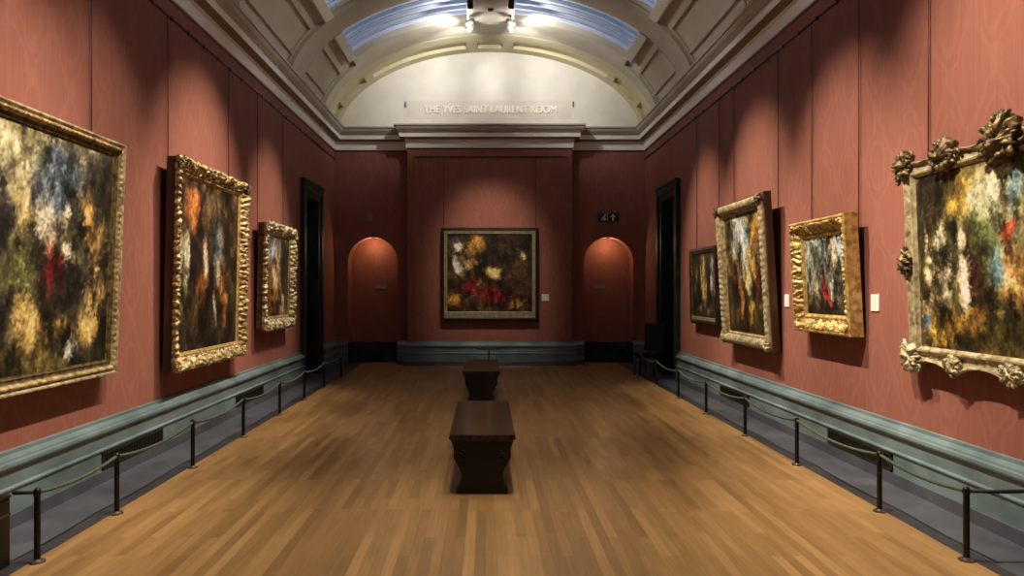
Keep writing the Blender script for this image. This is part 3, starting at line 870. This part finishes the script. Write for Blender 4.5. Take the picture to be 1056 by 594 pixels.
for q, (sx, sz) in enumerate(((-1, 0), (1, 0), (1, 1), (-1, 1))):
    a = math.atan2(-1 if sz else 1, -sx)
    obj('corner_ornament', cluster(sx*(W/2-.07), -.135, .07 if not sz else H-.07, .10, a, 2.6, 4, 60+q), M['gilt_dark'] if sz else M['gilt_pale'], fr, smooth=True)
backing(r, W, H, .03, .04, M['brown_wood']); wires(r, 'R', W, H, .1)

# ---- R3: broad bright carved gilt frame
W, H = 1.26, 1.20
r = picture_root('R', 6.94+W/2, 1.25, math.radians(3.2), .03)
tag(r, 'smaller squarish painting in a broad bright gilt carved frame on the right wall', 'painting', GP)
canvas(r, -W/2+.195, W/2-.195, .195, H-.195, -.05, *P_R3, 7, ny=150, strokes=6000)
bm = new(); frame_rails(bm, W, H, 0, [(0, 0), (0, .07), (.004, .075), (.004, .125), (.018, .138), (.03, .138), (.036, .122)]); fr = obj('frame', bm, M['gilt_bright'], r, auto=35)
bm = new()
frame_rails(bm, W, H, .03, smooth_prof([(0, .124), (.02, .138), (.05, .125), (.09, .092), (.125, .066)], 4), carve(.065, .022, .0, .0, .125, 8), .008)
obj('carved_moulding', bm, M['gilt_bright'], fr, auto=60)
bm = new(); frame_rails(bm, W, H, .15, [(0, .062), (.006, .074), (.02, .072), (.028, .06), (.055, .045)]); obj('sight_edge', bm, M['gilt_bright'], fr, auto=35)
backing(r, W, H, .03, .03, M['brown_wood']); wires(r, 'R', W, H, .12)

# ---- R1: rococo frame with crests
W, H = 2.44, 1.74
r = picture_root('R', 6.10-W/2, 1.06, math.radians(2.2), .03)
tag(r, 'large painting in a swept rococo frame with carved crests, nearest on the right wall', 'painting', GP)
canvas(r, -W/2+.19, W/2-.19, .185, H-.17, -.06, *P_R1, 8, ny=210, strokes=11000)
def swept(side, s, L, u, d):
    f = max(0, 1-u/.09)
    n_ = 4 if side in ('top', 'bottom') else 2
    k_ = s/L*n_
    arc = (2*abs((k_ % 1)-.5))**2                     # rises towards corners and cartouches
    ed = max(0, min(1, min(s, L-s)/.05))
    amp = .075 if side in ('top', 'bottom') else .045
    dd = .012*noise.noise(Vector((s*22, u*30, 9.1)))*math.sin(PI*min(1, max(0, u/.14)))
    return f*ed*(amp*arc-.045), dd
bm = new()
frame_rails(bm, W, H, .02, [(.02, 0), (0, .05), (.0, .075), (.012, .09), (.025, .088), (.05, .066), (.085, .06), (.115, .07), (.13, .08)], swept, .016)
fr = obj('frame', bm, M['gilt_pale'], r, auto=45)
bm = new(); frame_rails(bm, W, H, .145, [(0, .076), (.006, .086), (.02, .084), (.028, .07), (.05, .055)]); obj('sight_edge', bm, M['gilt_pale'], fr, auto=35)
for q, (sx, sz) in enumerate(((-1, 0), (1, 0), (1, 1), (-1, 1))):
    a = math.atan2(1 if sz else -1, sx)
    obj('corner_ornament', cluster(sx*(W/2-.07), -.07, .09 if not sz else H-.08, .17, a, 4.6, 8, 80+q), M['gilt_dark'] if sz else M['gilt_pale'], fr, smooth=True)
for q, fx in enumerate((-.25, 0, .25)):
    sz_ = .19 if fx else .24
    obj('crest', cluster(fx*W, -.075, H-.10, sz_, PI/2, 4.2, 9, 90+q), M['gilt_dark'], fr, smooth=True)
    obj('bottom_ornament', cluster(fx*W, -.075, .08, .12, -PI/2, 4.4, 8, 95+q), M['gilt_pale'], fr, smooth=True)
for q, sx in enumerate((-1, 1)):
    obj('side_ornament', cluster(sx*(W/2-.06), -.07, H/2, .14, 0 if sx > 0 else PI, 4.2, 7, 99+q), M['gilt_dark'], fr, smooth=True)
backing(r, W, H, .06, .03, M['brown_wood']); wires(r, 'R', W, H, .15)

# ------------------------------------------------------------------ wall cards, plates, sign
def card(name, wall, along, z, w, h, label, mat, cat, group=None, t=.012):
    bm = new()
    if wall == 'B': box(bm, along-w/2, along+w/2, YBAY-t, YBAY, z-h/2, z+h/2, .002)
    elif wall == 'E': box(bm, along-w/2, along+w/2, YF-t, YF, z-h/2, z+h/2, .002)
    elif wall == 'N': box(bm, along-w/2, along+w/2, YF+ND-t, YF+ND, z-h/2, z+h/2, .002)
    else:
        X = XL-.002 if wall == 'L' else XR-t+.002
        box(bm, X, X+t, along-w/2, along+w/2, z-h/2, z+h/2, .002)
    return tag(obj(name, bm, mat), label, cat, group)
GC = 'pale caption cards beside the paintings'
card('caption_card', 'R', 6.79, 1.58, .14, .155, 'pale caption card on the right wall between the broad gilt frame and the rococo frame', M['card'], 'label', GC)
card('caption_card', 'R', 8.78, 1.57, .13, .15, 'pale caption card between the half-round framed and the broad gilt framed painting', M['card'], 'label', GC)
card('caption_card', 'R', 11.02, 1.55, .12, .3, 'pale caption card just right of the thin black framed painting', M['card'], 'label', GC)
card('caption_card', 'B', 1.335, 1.53, .16, .15, 'pale square caption card right of the end wall painting', M['card'], 'label', GC)
card('wall_plate', 'N', -2.47, 1.77, .27, .10, 'small dull plate on the back of the left arched niche', M['plate'], 'plate')
card('wall_plate', 'N', 2.66, 1.77, .27, .10, 'small dull plate on the back of the right arched niche', M['plate'], 'plate')
card('wall_plate', 'E', -2.66, 3.34, .15, .15, 'small square switch plate above the left arched niche', M['plate'], 'plate')

s = empty('exit_sign', (2.79, YF, 3.36))
tag(s, 'dark green exit sign with white running figure and arrow above the right niche', 'sign')
bm = new(); box(bm, -.24, .24, -.03, 0, -.10, .10, .006); obj('panel', bm, M['sign_green'], s)
bm = new()
fy = lambda u, v, d: (u, -.03-d, v)
for pts in ([(-.14, -.02), (-.09, .045), (-.05, .045), (-.075, .0), (-.05, -.04), (-.075, -.085), (-.10, -.085), (-.085, -.045), (-.115, -.055), (-.15, -.085), (-.17, -.07), (-.12, -.03)],
            [(-.085, .055), (-.07, .05), (-.055, .06), (-.055, .078), (-.07, .086), (-.085, .076)],
            [(-.03, -.085), (-.015, -.085), (-.015, .075), (.02, .075), (.02, .088), (-.03, .088)]):
    prism(bm, pts, fy, 0, .004)
obj('running_figure', bm, M['sign_white'], s)
bm = new(); prism(bm, [(.09, -.08), (.13, -.08), (.13, .0), (.17, .0), (.11, .08), (.05, .0), (.09, .0)], fy, 0, .004)
obj('arrow', bm, M['sign_white'], s)

# lettering on the lunette
bm = new(); box(bm, -1.80, 1.95, YF-.008, YF+.02, 5.62, 6.02)
struct('trim_33', bm, M['band'], label='faint beige painted band behind the lettering')
cu = bpy.data.curves.new('lettering', 'FONT'); cu.body = 'THE YVES SAINT LAURENT ROOM'
cu.size = .245; cu.extrude = .008; cu.align_x = 'CENTER'
tmp = bpy.data.objects.new('tmp', cu); COL.objects.link(tmp)
bpy.context.view_layer.update()
dg = bpy.context.evaluated_depsgraph_get()
me = bpy.data.meshes.new_from_object(tmp.evaluated_get(dg))
bpy.data.objects.remove(tmp)
xs = [v.co.x for v in me.vertices]; wd = max(xs)-min(xs); k_ = 3.02/wd
for v in me.vertices:
    v.co = Vector((v.co.x*k_, -v.co.z-.012, v.co.y))
bmL = new(); bmL.from_mesh(me)
g_ = bmesh.ops.duplicate(bmL, geom=bmL.verts[:]+bmL.edges[:]+bmL.faces[:])
for v in [e_ for e_ in g_['geom'] if isinstance(e_, bmesh.types.BMVert)]: v.co.x += .012; v.co.y -= .002
bmL.to_mesh(me); bmL.free()
o = link('raised_lettering', me, M['letter']); o.location = (.10, YF-.01, 5.74)
tag(o, 'line of raised pale capital letters on the cream end wall above the cornice', 'lettering')
for x, sd in ((-1.83, 'left'), (1.99, 'right')):
    bm = new(); tube(bm, [(x, YF-.03, 5.88), (x, YF-.03, 6.0)], .012, 6); box(bm, x-.01, x+.01, YF-.03, YF-.004, 5.93, 5.95)
    tag(obj('wall_pin', bm, M['vent']), 'small dark pin in the cream wall at the %s end of the lettering' % sd, 'pin')

# ------------------------------------------------------------------ skirting grilles
def grille(side, y0, y1, label):
    X = XL+.078 if side < 0 else XR-.078
    e = empty('vent_grille', (X, .5*(y0+y1), .11))
    tag(e, label, 'vent', 'heating grilles in the marble skirting')
    L2 = .5*(y1-y0); s = -side
    def bx(bm, p0, p1, a, b, z0, z1, bev=0): box(bm, min(s*p0, s*p1), max(s*p0, s*p1), a, b, z0, z1, bev)
    bm = new()
    bx(bm, 0, .012, -L2, L2, 0, .02); bx(bm, 0, .012, -L2, L2, .13, .15); bx(bm, 0, .012, -L2, -L2+.02, 0, .15); bx(bm, 0, .012, L2-.02, L2, 0, .15)
    obj('grille_frame', bm, M['vent'], e)
    bm = new()
    bx(bm, 0, .003, -L2+.02, L2-.02, .02, .13)
    n = int(2*L2/.03)
    for i in range(1, n): bx(bm, .003, .009, -L2+2*L2*i/n-.004, -L2+2*L2*i/n+.004, .02, .13)
    obj('grille_bars', bm, M['vent'], e)
grille(-1, 6.4, 7.6, 'dark grille in the left skirting below the heavily carved frame, nearer of two')
grille(-1, 9.83, 11.03, 'dark grille in the left skirting below the small carved frame, farther of two')
grille(1, 6.36, 7.56, 'dark grille in the right skirting below the broad gilt frame, nearer of two')
grille(1, 9.83, 11.03, 'dark grille in the right skirting below the black framed painting, farther of two')

# ------------------------------------------------------------------ rope barriers
PH = .45
def make_post(loc, label, group):
    e = empty('barrier_post', loc)
    tag(e, label, 'barrier post', group)
    bm = new(); lathe(bm, [(.046, 0), (.048, .005), (.045, .012), (.026, .016), (.022, .022)], 24); obj('base', bm, M['steel'], e, auto=40)
    bm = new(); lathe(bm, [(.019, .02), (.019, PH-.035)], 16); obj('pole', bm, M['black_metal'], e, auto=40)
    bm = new(); lathe(bm, [(.019, PH-.035), (.023, PH-.03), (.023, PH-.004), (.015, PH+.012), (.006, PH+.016)], 16); obj('cap', bm, M['black_metal'], e, auto=40)
    return e
LX, RX = -2.80, 3.02
yl = [4.54, 5.52, 6.95, 8.40, 9.88, 11.22, 12.6, 14.1]
yr = [4.57, 5.58, 7.06, 8.47, 9.97, 11.4, 12.85, 14.25]
ords = ['nearest', 'second', 'third', 'fourth', 'fifth', 'sixth', 'seventh', 'farthest']
first = None
for ys, X, sd in ((yl, LX, 'left'), (yr, RX, 'right')):
    for y, od in zip(ys, ords):
        lb = '%s black barrier post from the viewer along the %s edge of the oak floor' % (od, sd)
        gr = 'barrier posts along the %s wall' % sd
        if first is None: first = make_post((X, y, 0), lb, gr)
        else: copy_tree(first, (X, y, 0), lb, gr)
def rope(X, ys, label):
    pts = []
    zt = PH-.012
    for a, b in zip(ys, ys[1:]):
        n = 14
        for i in range(n):
            t = i/n
            pts.append((X, a+(b-a)*t, zt-.055*4*t*(1-t)*(b-a)/1.45))
    pts.append((X, ys[-1], zt))
    bm = new(); tube(bm, pts, .0125, 8)
    return tag(obj('barrier_rope', bm, M['rope'], smooth=True), label, 'rope')
rope(LX, yl, 'green rope strung from post to post along the left wall')
rope(RX, yr, 'green rope strung from post to post along the right wall')
bm = new(); tube(bm, [(RX+.0, yr[0], PH-.012), (RX+.2, yr[0]+.0, PH-.018), (XR-.07, yr[0]+.0, PH-.012)], .013, 8)
tag(obj('barrier_rope', bm, M['black_cord'], smooth=True), 'black cord from the nearest right post to the right wall', 'rope')
bm = new(); tube(bm, [(LX, yl[0], PH-.012), (LX-.12, yl[0]-.0, PH-.016), (LX-.15, yl[0]-.0, PH-.018)], .013, 8)
tag(obj('barrier_rope', bm, M['black_cord'], smooth=True), 'black cord from the nearest left post to the square black end post', 'rope')
e = empty('end_post', (-3.015, 4.42, 0)); tag(e, 'square black end post at the left photo edge, beside the nearest left barrier post', 'barrier post')
bm = new(); box(bm, -.08, .08, -.07, .07, 0, .42, .008); obj('pole', bm, M['black_metal'], e)
bm = new(); box(bm, -.085, .085, -.075, .075, .42, .436, .004); obj('cap', bm, M['black_metal'], e)
bm = new(); box(bm, -.083, .083, -.073, .073, .31, .325, .002); obj('band', bm, M['brown_wood'], e)

# ------------------------------------------------------------------ benches
def make_bench(loc, label):
    e = empty('gallery_bench', loc)
    tag(e, label, 'bench', 'dark wooden benches down the middle of the room')
    Lh = .95
    bm = new()
    w = .279
    prof = [(-w, .458), (-w, .474), (-w+.008, .488), (-w+.022, .492), (w-.022, .492), (w-.008, .488), (w, .474), (w, .458), (w-.02, .446), (-w+.02, .446)]
    prism(bm, prof, lambda u, v, d: (u, d, v), -Lh, Lh)
    bmesh.ops.bevel(bm, geom=[ed for ed in bm.edges if abs(abs(ed.verts[0].co.y)-Lh) < 1e-5 and abs(abs(ed.verts[1].co.y)-Lh) < 1e-5 and ed.verts[0].co.y*ed.verts[1].co.y > 0 and ed.verts[0].co.z > .45 and ed.verts[1].co.z > .45], offset=.016, segments=4, affect='EDGES')
    obj('bench_top', bm, M['mahogany'], e, auto=40)
    half = [(.212, 0), (.214, .035), (.205, .06), (.19, .08), (.172, .105), (.165, .14), (.170, .18), (.186, .21), (.20, .24), (.222, .27), (.238, .30), (.240, .335), (.232, .36), (.234, .38), (.246, .40), (.252, .42), (.258, .446)]
    out = [(x, z) for x, z in half] + [(-x, z) for x, z in reversed(half)]
    for sg in (-1, 1):
        bm = new()
        prism(bm, out, lambda u, v, d: (u, d, v), sg*.90-.035, sg*.90+.035)
        bmesh.ops.bevel(bm, geom=[ed for ed in bm.edges if abs(ed.verts[0].co.y-ed.verts[1].co.y) < 1e-6], offset=.006, segments=2, affect='EDGES')
        # carved oval and scroll relief on the outer face
        pan = obj('end_panel', bm, M['mahogany_dark'], e)
        bm = new()
        yo = sg*.938
        bm.free()
        for sx in (-1, 1):
            for vz, vr, dr in ((.32, .045, 1),):
                bm = new(); volute(bm, (sx*.17, yo, vz), vr, 1.4, sx*dr, dr*PI/2, .009)
                obj('carved_scroll', bm, M['mahogany_dark'], pan, smooth=True)
    for sx in (-1, 1):
        bm = new(); box(bm, sx*.19-.014, sx*.19+.014, -.868, .868, .33, .447, .004); obj('side_rail', bm, M['mahogany_dark'], e)
    bm = new(); box(bm, -.05, .05, -.868, .868, .10, .15, .006); obj('stretcher', bm, M['mahogany_dark'], e)
    return e
b = make_bench((-.03, 6.99, 0), 'nearer dark wooden bench with shaped end panel on the oak floor')
copy_tree(b, (-.068, 11.71, 0), 'farther dark wooden bench, partly hidden behind the nearer one')

# stand behind the far bench
e = empty('round_topped_stand', (.065, 15.3, 0)); tag(e, 'slim black stand with a thin round top behind the farther bench', 'stand')
bm = new(); lathe(bm, [(.16, 0), (.16, .008), (.03, .02), (.02, .03)], 24); obj('base', bm, M['black_metal'], e, auto=40)
bm = new(); lathe(bm, [(.016, .02), (.016, .455)], 12); obj('stem', bm, M['black_metal'], e, auto=40)
bm = new(); lathe(bm, [(.05, .45), (.29, .465), (.29, .475), (.05, .482)], 32); obj('round_top', bm, M['black_metal'], e, auto=40)

# ------------------------------------------------------------------ attendant's chair by the right door
e = empty('attendant_chair', (3.27, 14.55, 0), (0, 0, math.radians(48))); tag(e, 'black upholstered chair standing before the black door on the right', 'chair')
bm = new(); box(bm, -.22, .22, -.24, .24, .40, .47, .025, seg=3); obj('seat', bm, M['black_fabric'], e, auto=40)
bm = new()
prism(bm, [(.17, .46), (.215, .46), (.27, 1.02), (.225, 1.02)], lambda u, v, d: (u, d, v), -.23, .23)
bmesh.ops.bevel(bm, geom=list(bm.edges), offset=.018, segments=2, affect='EDGES'); obj('backrest', bm, M['black_fabric'], e, auto=40)
for sx in (-1, 1):
    for sy in (-1, 1):
        bm = new(); tube(bm, [(sx*.195+sx*.015, sy*.21, 0), (sx*.195, sy*.205, .41)], [.014, .018], 10); obj('leg', bm, M['black_metal'], e, smooth=True)
bm = new()
for sy in (-1, 1): box(bm, -.19, .19, sy*.205-.012, sy*.205+.012, .36, .405)
for sx in (-1, 1): box(bm, sx*.19-.012, sx*.19+.012, -.205, .205, .36, .405)
obj('seat_frame', bm, M['black_metal'], e)

# ------------------------------------------------------------------ lighting trough along the crown
SPZ = 7.03
e = empty('lighting_trough', (XC, 0, SPZ)); tag(e, 'long cream lighting trough fixed along the crown of the vault', 'light fitting')
y0, y1 = -2.5, 14.6
bm = new(); box(bm, -.30, .30, y0, y1, 0, .085); obj('trough_body', bm, M['taupe'], e)
for sx in (-1, 1):
    bm = new(); a, b_ = sorted((sx*.30, sx*.46))
    box(bm, a, b_, y0, y1, .0, .07, .008); 
    obj('side_track', bm, M['white_metal'], e)
yy = y0+1.35
while yy < y1:
    bm = new(); box(bm, -.05, .05, yy-.04, yy+.04, -.035, 0, .006); obj('junction_box', bm, M['black_metal'], e); yy += 1.15

LAMPS = bpy.data.collections.new('lamps'); COL.children.link(LAMPS)
def spot_light(name, loc, target, power, angle, blend=.6, color=(1, .82, .6), radius=.05):
    l = bpy.data.lights.new(name, 'SPOT'); l.energy = power; l.spot_size = math.radians(angle); l.spot_blend = blend
    l.color = color; l.shadow_soft_size = radius
    o = bpy.data.objects.new(name, l); LAMPS.objects.link(o); o.location = loc
    o.rotation_euler = (Vector(target)-Vector(loc)).to_track_quat('-Z', 'Y').to_euler()
    return o
def spotlight(x, y, target, power, angle, label, mat='black_metal', blend=.6, color=(1, .82, .6), z=SPZ-.16):
    """a can on a bracket under the side track, with its lamp"""
    e = empty('track_spotlight', (x, y, SPZ-.0)); tag(e, label, 'spotlight', 'spotlights under the lighting trough')
    bm = new(); tube(bm, [(0, 0, -.002), (0, 0, z-SPZ+.02)], .014, 8); obj('bracket', bm, M['black_metal'], e, smooth=True)
    d = (Vector(target)-Vector((x, y, z))).normalized()
    q = d.to_track_quat('-Z', 'Y').to_matrix()
    bm = new(); lathe(bm, [(.03, .10), (.05, .09), (.055, .02), (.055, -.09), (.048, -.09), (.046, -.07)], 18)
    for v in bm.verts: v.co = q @ v.co + Vector((0, 0, z-SPZ))
    obj('lamp_can', bm, M[mat], e, auto=40)
    bm = new(); lathe(bm, [(.045, -.074), (.045, -.07)], 18)
    for v in bm.verts: v.co = q @ v.co + Vector((0, 0, z-SPZ))
    obj('lens', bm, M['lens'], e)
    spot_light('lamp', Vector((x, y, z))+d*.10, target, power, angle, blend, color)

WARM = (1, .85, .66)
KW = 1.0
spots = [
    # x, y, target, power, angle, label
    (-.28, 4.7, (XL, 4.7, 1.5), 1300, 50, 'spotlight aimed at the nearest left painting'),
    (-.28, 6.4, (XL, 6.2, 1.5), 820, 44, 'second spotlight aimed at the nearest left painting'),
    (-.28, 8.9, (XL, 8.8, 1.6), 1650, 46, 'spotlight aimed at the second left painting'),
    (-.28, 11.9, (XL, 11.5, 1.6), 1150, 38, 'spotlight aimed at the small left painting'),
    (.46, 5.0, (XR, 4.9, 1.5), 1900, 56, 'spotlight aimed at the nearest right painting'),
    (.46, 7.5, (XR, 7.4, 1.5), 1600, 42, 'spotlight aimed at the broad gilt framed painting'),
    (.46, 9.8, (XR, 9.8, 1.6), 1600, 42, 'spotlight aimed at the half-round framed painting'),
    (.46, 12.2, (XR, 12.0, 1.6), 1150, 38, 'spotlight aimed at the black framed painting'),
    (-.28, 13.1, (-.05, YBAY, 2.3), 360, 34, 'black spotlight left of the trough aimed at the end wall painting'),
    (.46, 13.1, (.25, YBAY, 2.3), 360, 34, 'black spotlight right of the trough aimed at the end wall painting'),
    (-.28, 5.5, (-1.0, 3.9, 0), 560, 60, 'unseen spotlight added to brighten the floor near the viewer, left track'),  # added out of view to fill in light on the front floor
    (-.28, 8.0, (-1.8, 7.8, 0), 230, 74, 'unseen spotlight added to brighten the floor left of the nearer bench'),  # this and the next two: added cans evening out floor light by the benches
    (.46, 8.4, (2.0, 8.0, 0), 230, 74, 'unseen spotlight added to brighten the floor right of the nearer bench'),
    (.46, 11.2, (.3, 10.6, 0), 100, 74, 'unseen spotlight added to brighten the floor around the farther bench'),
    (.46, 6.2, (1.1, 4.3, 0), 600, 60, 'unseen spotlight added to brighten the floor near the viewer, right track'),  # right-hand partner of the added front-floor lamp
]
for a in spots: spotlight(*a, blend=.9, color=WARM)
for x, ly, tx, n_ in ((-.30, 14.12, -2.7, 'outer left'), (-.30, 14.45, -1.0, 'inner left'), (.48, 14.45, 1.2, 'inner right'), (.48, 14.12, 2.9, 'outer right')):
    spotlight(x, ly, (tx, YF, 6.5), 104, 84, 'small white spotlight at the %s end of the trough lighting the cream end wall' % n_, mat='white_metal', blend=.7, color=(1, .98, .96), z=SPZ-.13)

# uplights along both tracks that wash the vault and the skylight louvres
for y in (4.3, 7.7, 11.1, 13.7):
    for sx in (-1, 1):
        spot_light('uplight_lamp', (XC+sx*.52, y, SPZ-.04), (XC+sx*2.6, y, SPZ+.02), 40 if y > 13 else 66, 84, .5, (1, .96, .9), .05)
for sx in (-1, 1):  # pair without fittings, placed below the trough to lighten its underside and the crown
    spot_light('uplight_lamp', (XC+sx*.58, 14.2, SPZ-.36), (XC+sx*.62, 14.3, 7.3), 13, 165, .5, (1, .98, .95), .08)
def point(name, loc, power, color, r=.05):
    l = bpy.data.lights.new(name, 'POINT'); l.energy = power; l.color = color; l.shadow_soft_size = r
    o = bpy.data.objects.new(name, l); LAMPS.objects.link(o); o.location = loc
# niche downlights
for s_ in (-1, 1):
    cx, r_ = NICHES[s_]
    e = empty('niche_downlight', (cx, YF+.10, SPR+r_-.0)); tag(e, 'small downlight in the crown of the %s arched niche' % ('left' if s_ < 0 else 'right'), 'light fitting')
    bm = new(); lathe(bm, [(.04, -.02), (.045, -.018), (.045, .01)], 16); obj('rim', bm, M['black_metal'], e)
    point('niche_lamp', (cx, YF+.11, SPR+r_-.14), 6.5, (1, .66, .36), .05)

# ------------------------------------------------------------------ sky, camera, view
w = bpy.data.worlds.new('dusk_sky'); sc.world = w; w.use_nodes = True
bg = w.node_tree.nodes['Background']
bg.inputs['Color'].default_value = (.11, .20, .37, 1); bg.inputs['Strength'].default_value = 1.0

cd = bpy.data.cameras.new('camera'); cam = bpy.data.objects.new('camera', cd); COL.objects.link(cam)
cam.location = (0, 0, EYE); cam.rotation_euler = (PI/2, 0, 0)
cd.sensor_fit = 'HORIZONTAL'; cd.sensor_width = 36.0; cd.lens = F*36.0/1056
cd.shift_x = (528-VX)/1056; cd.shift_y = (VY-297)/1056
sc.camera = cam
sc.view_settings.view_transform = 'Standard'; sc.view_settings.look = 'None'
sc.view_settings.exposure = 0.45; sc.view_settings.gamma = 1.0; sc.view_settings.use_curve_mapping = False
try:
    sc.cycles.use_denoising = True
    sc.cycles.max_bounces = 8; sc.cycles.diffuse_bounces = 5
    sc.cycles.sample_clamp_indirect = 4.0
except Exception: pass
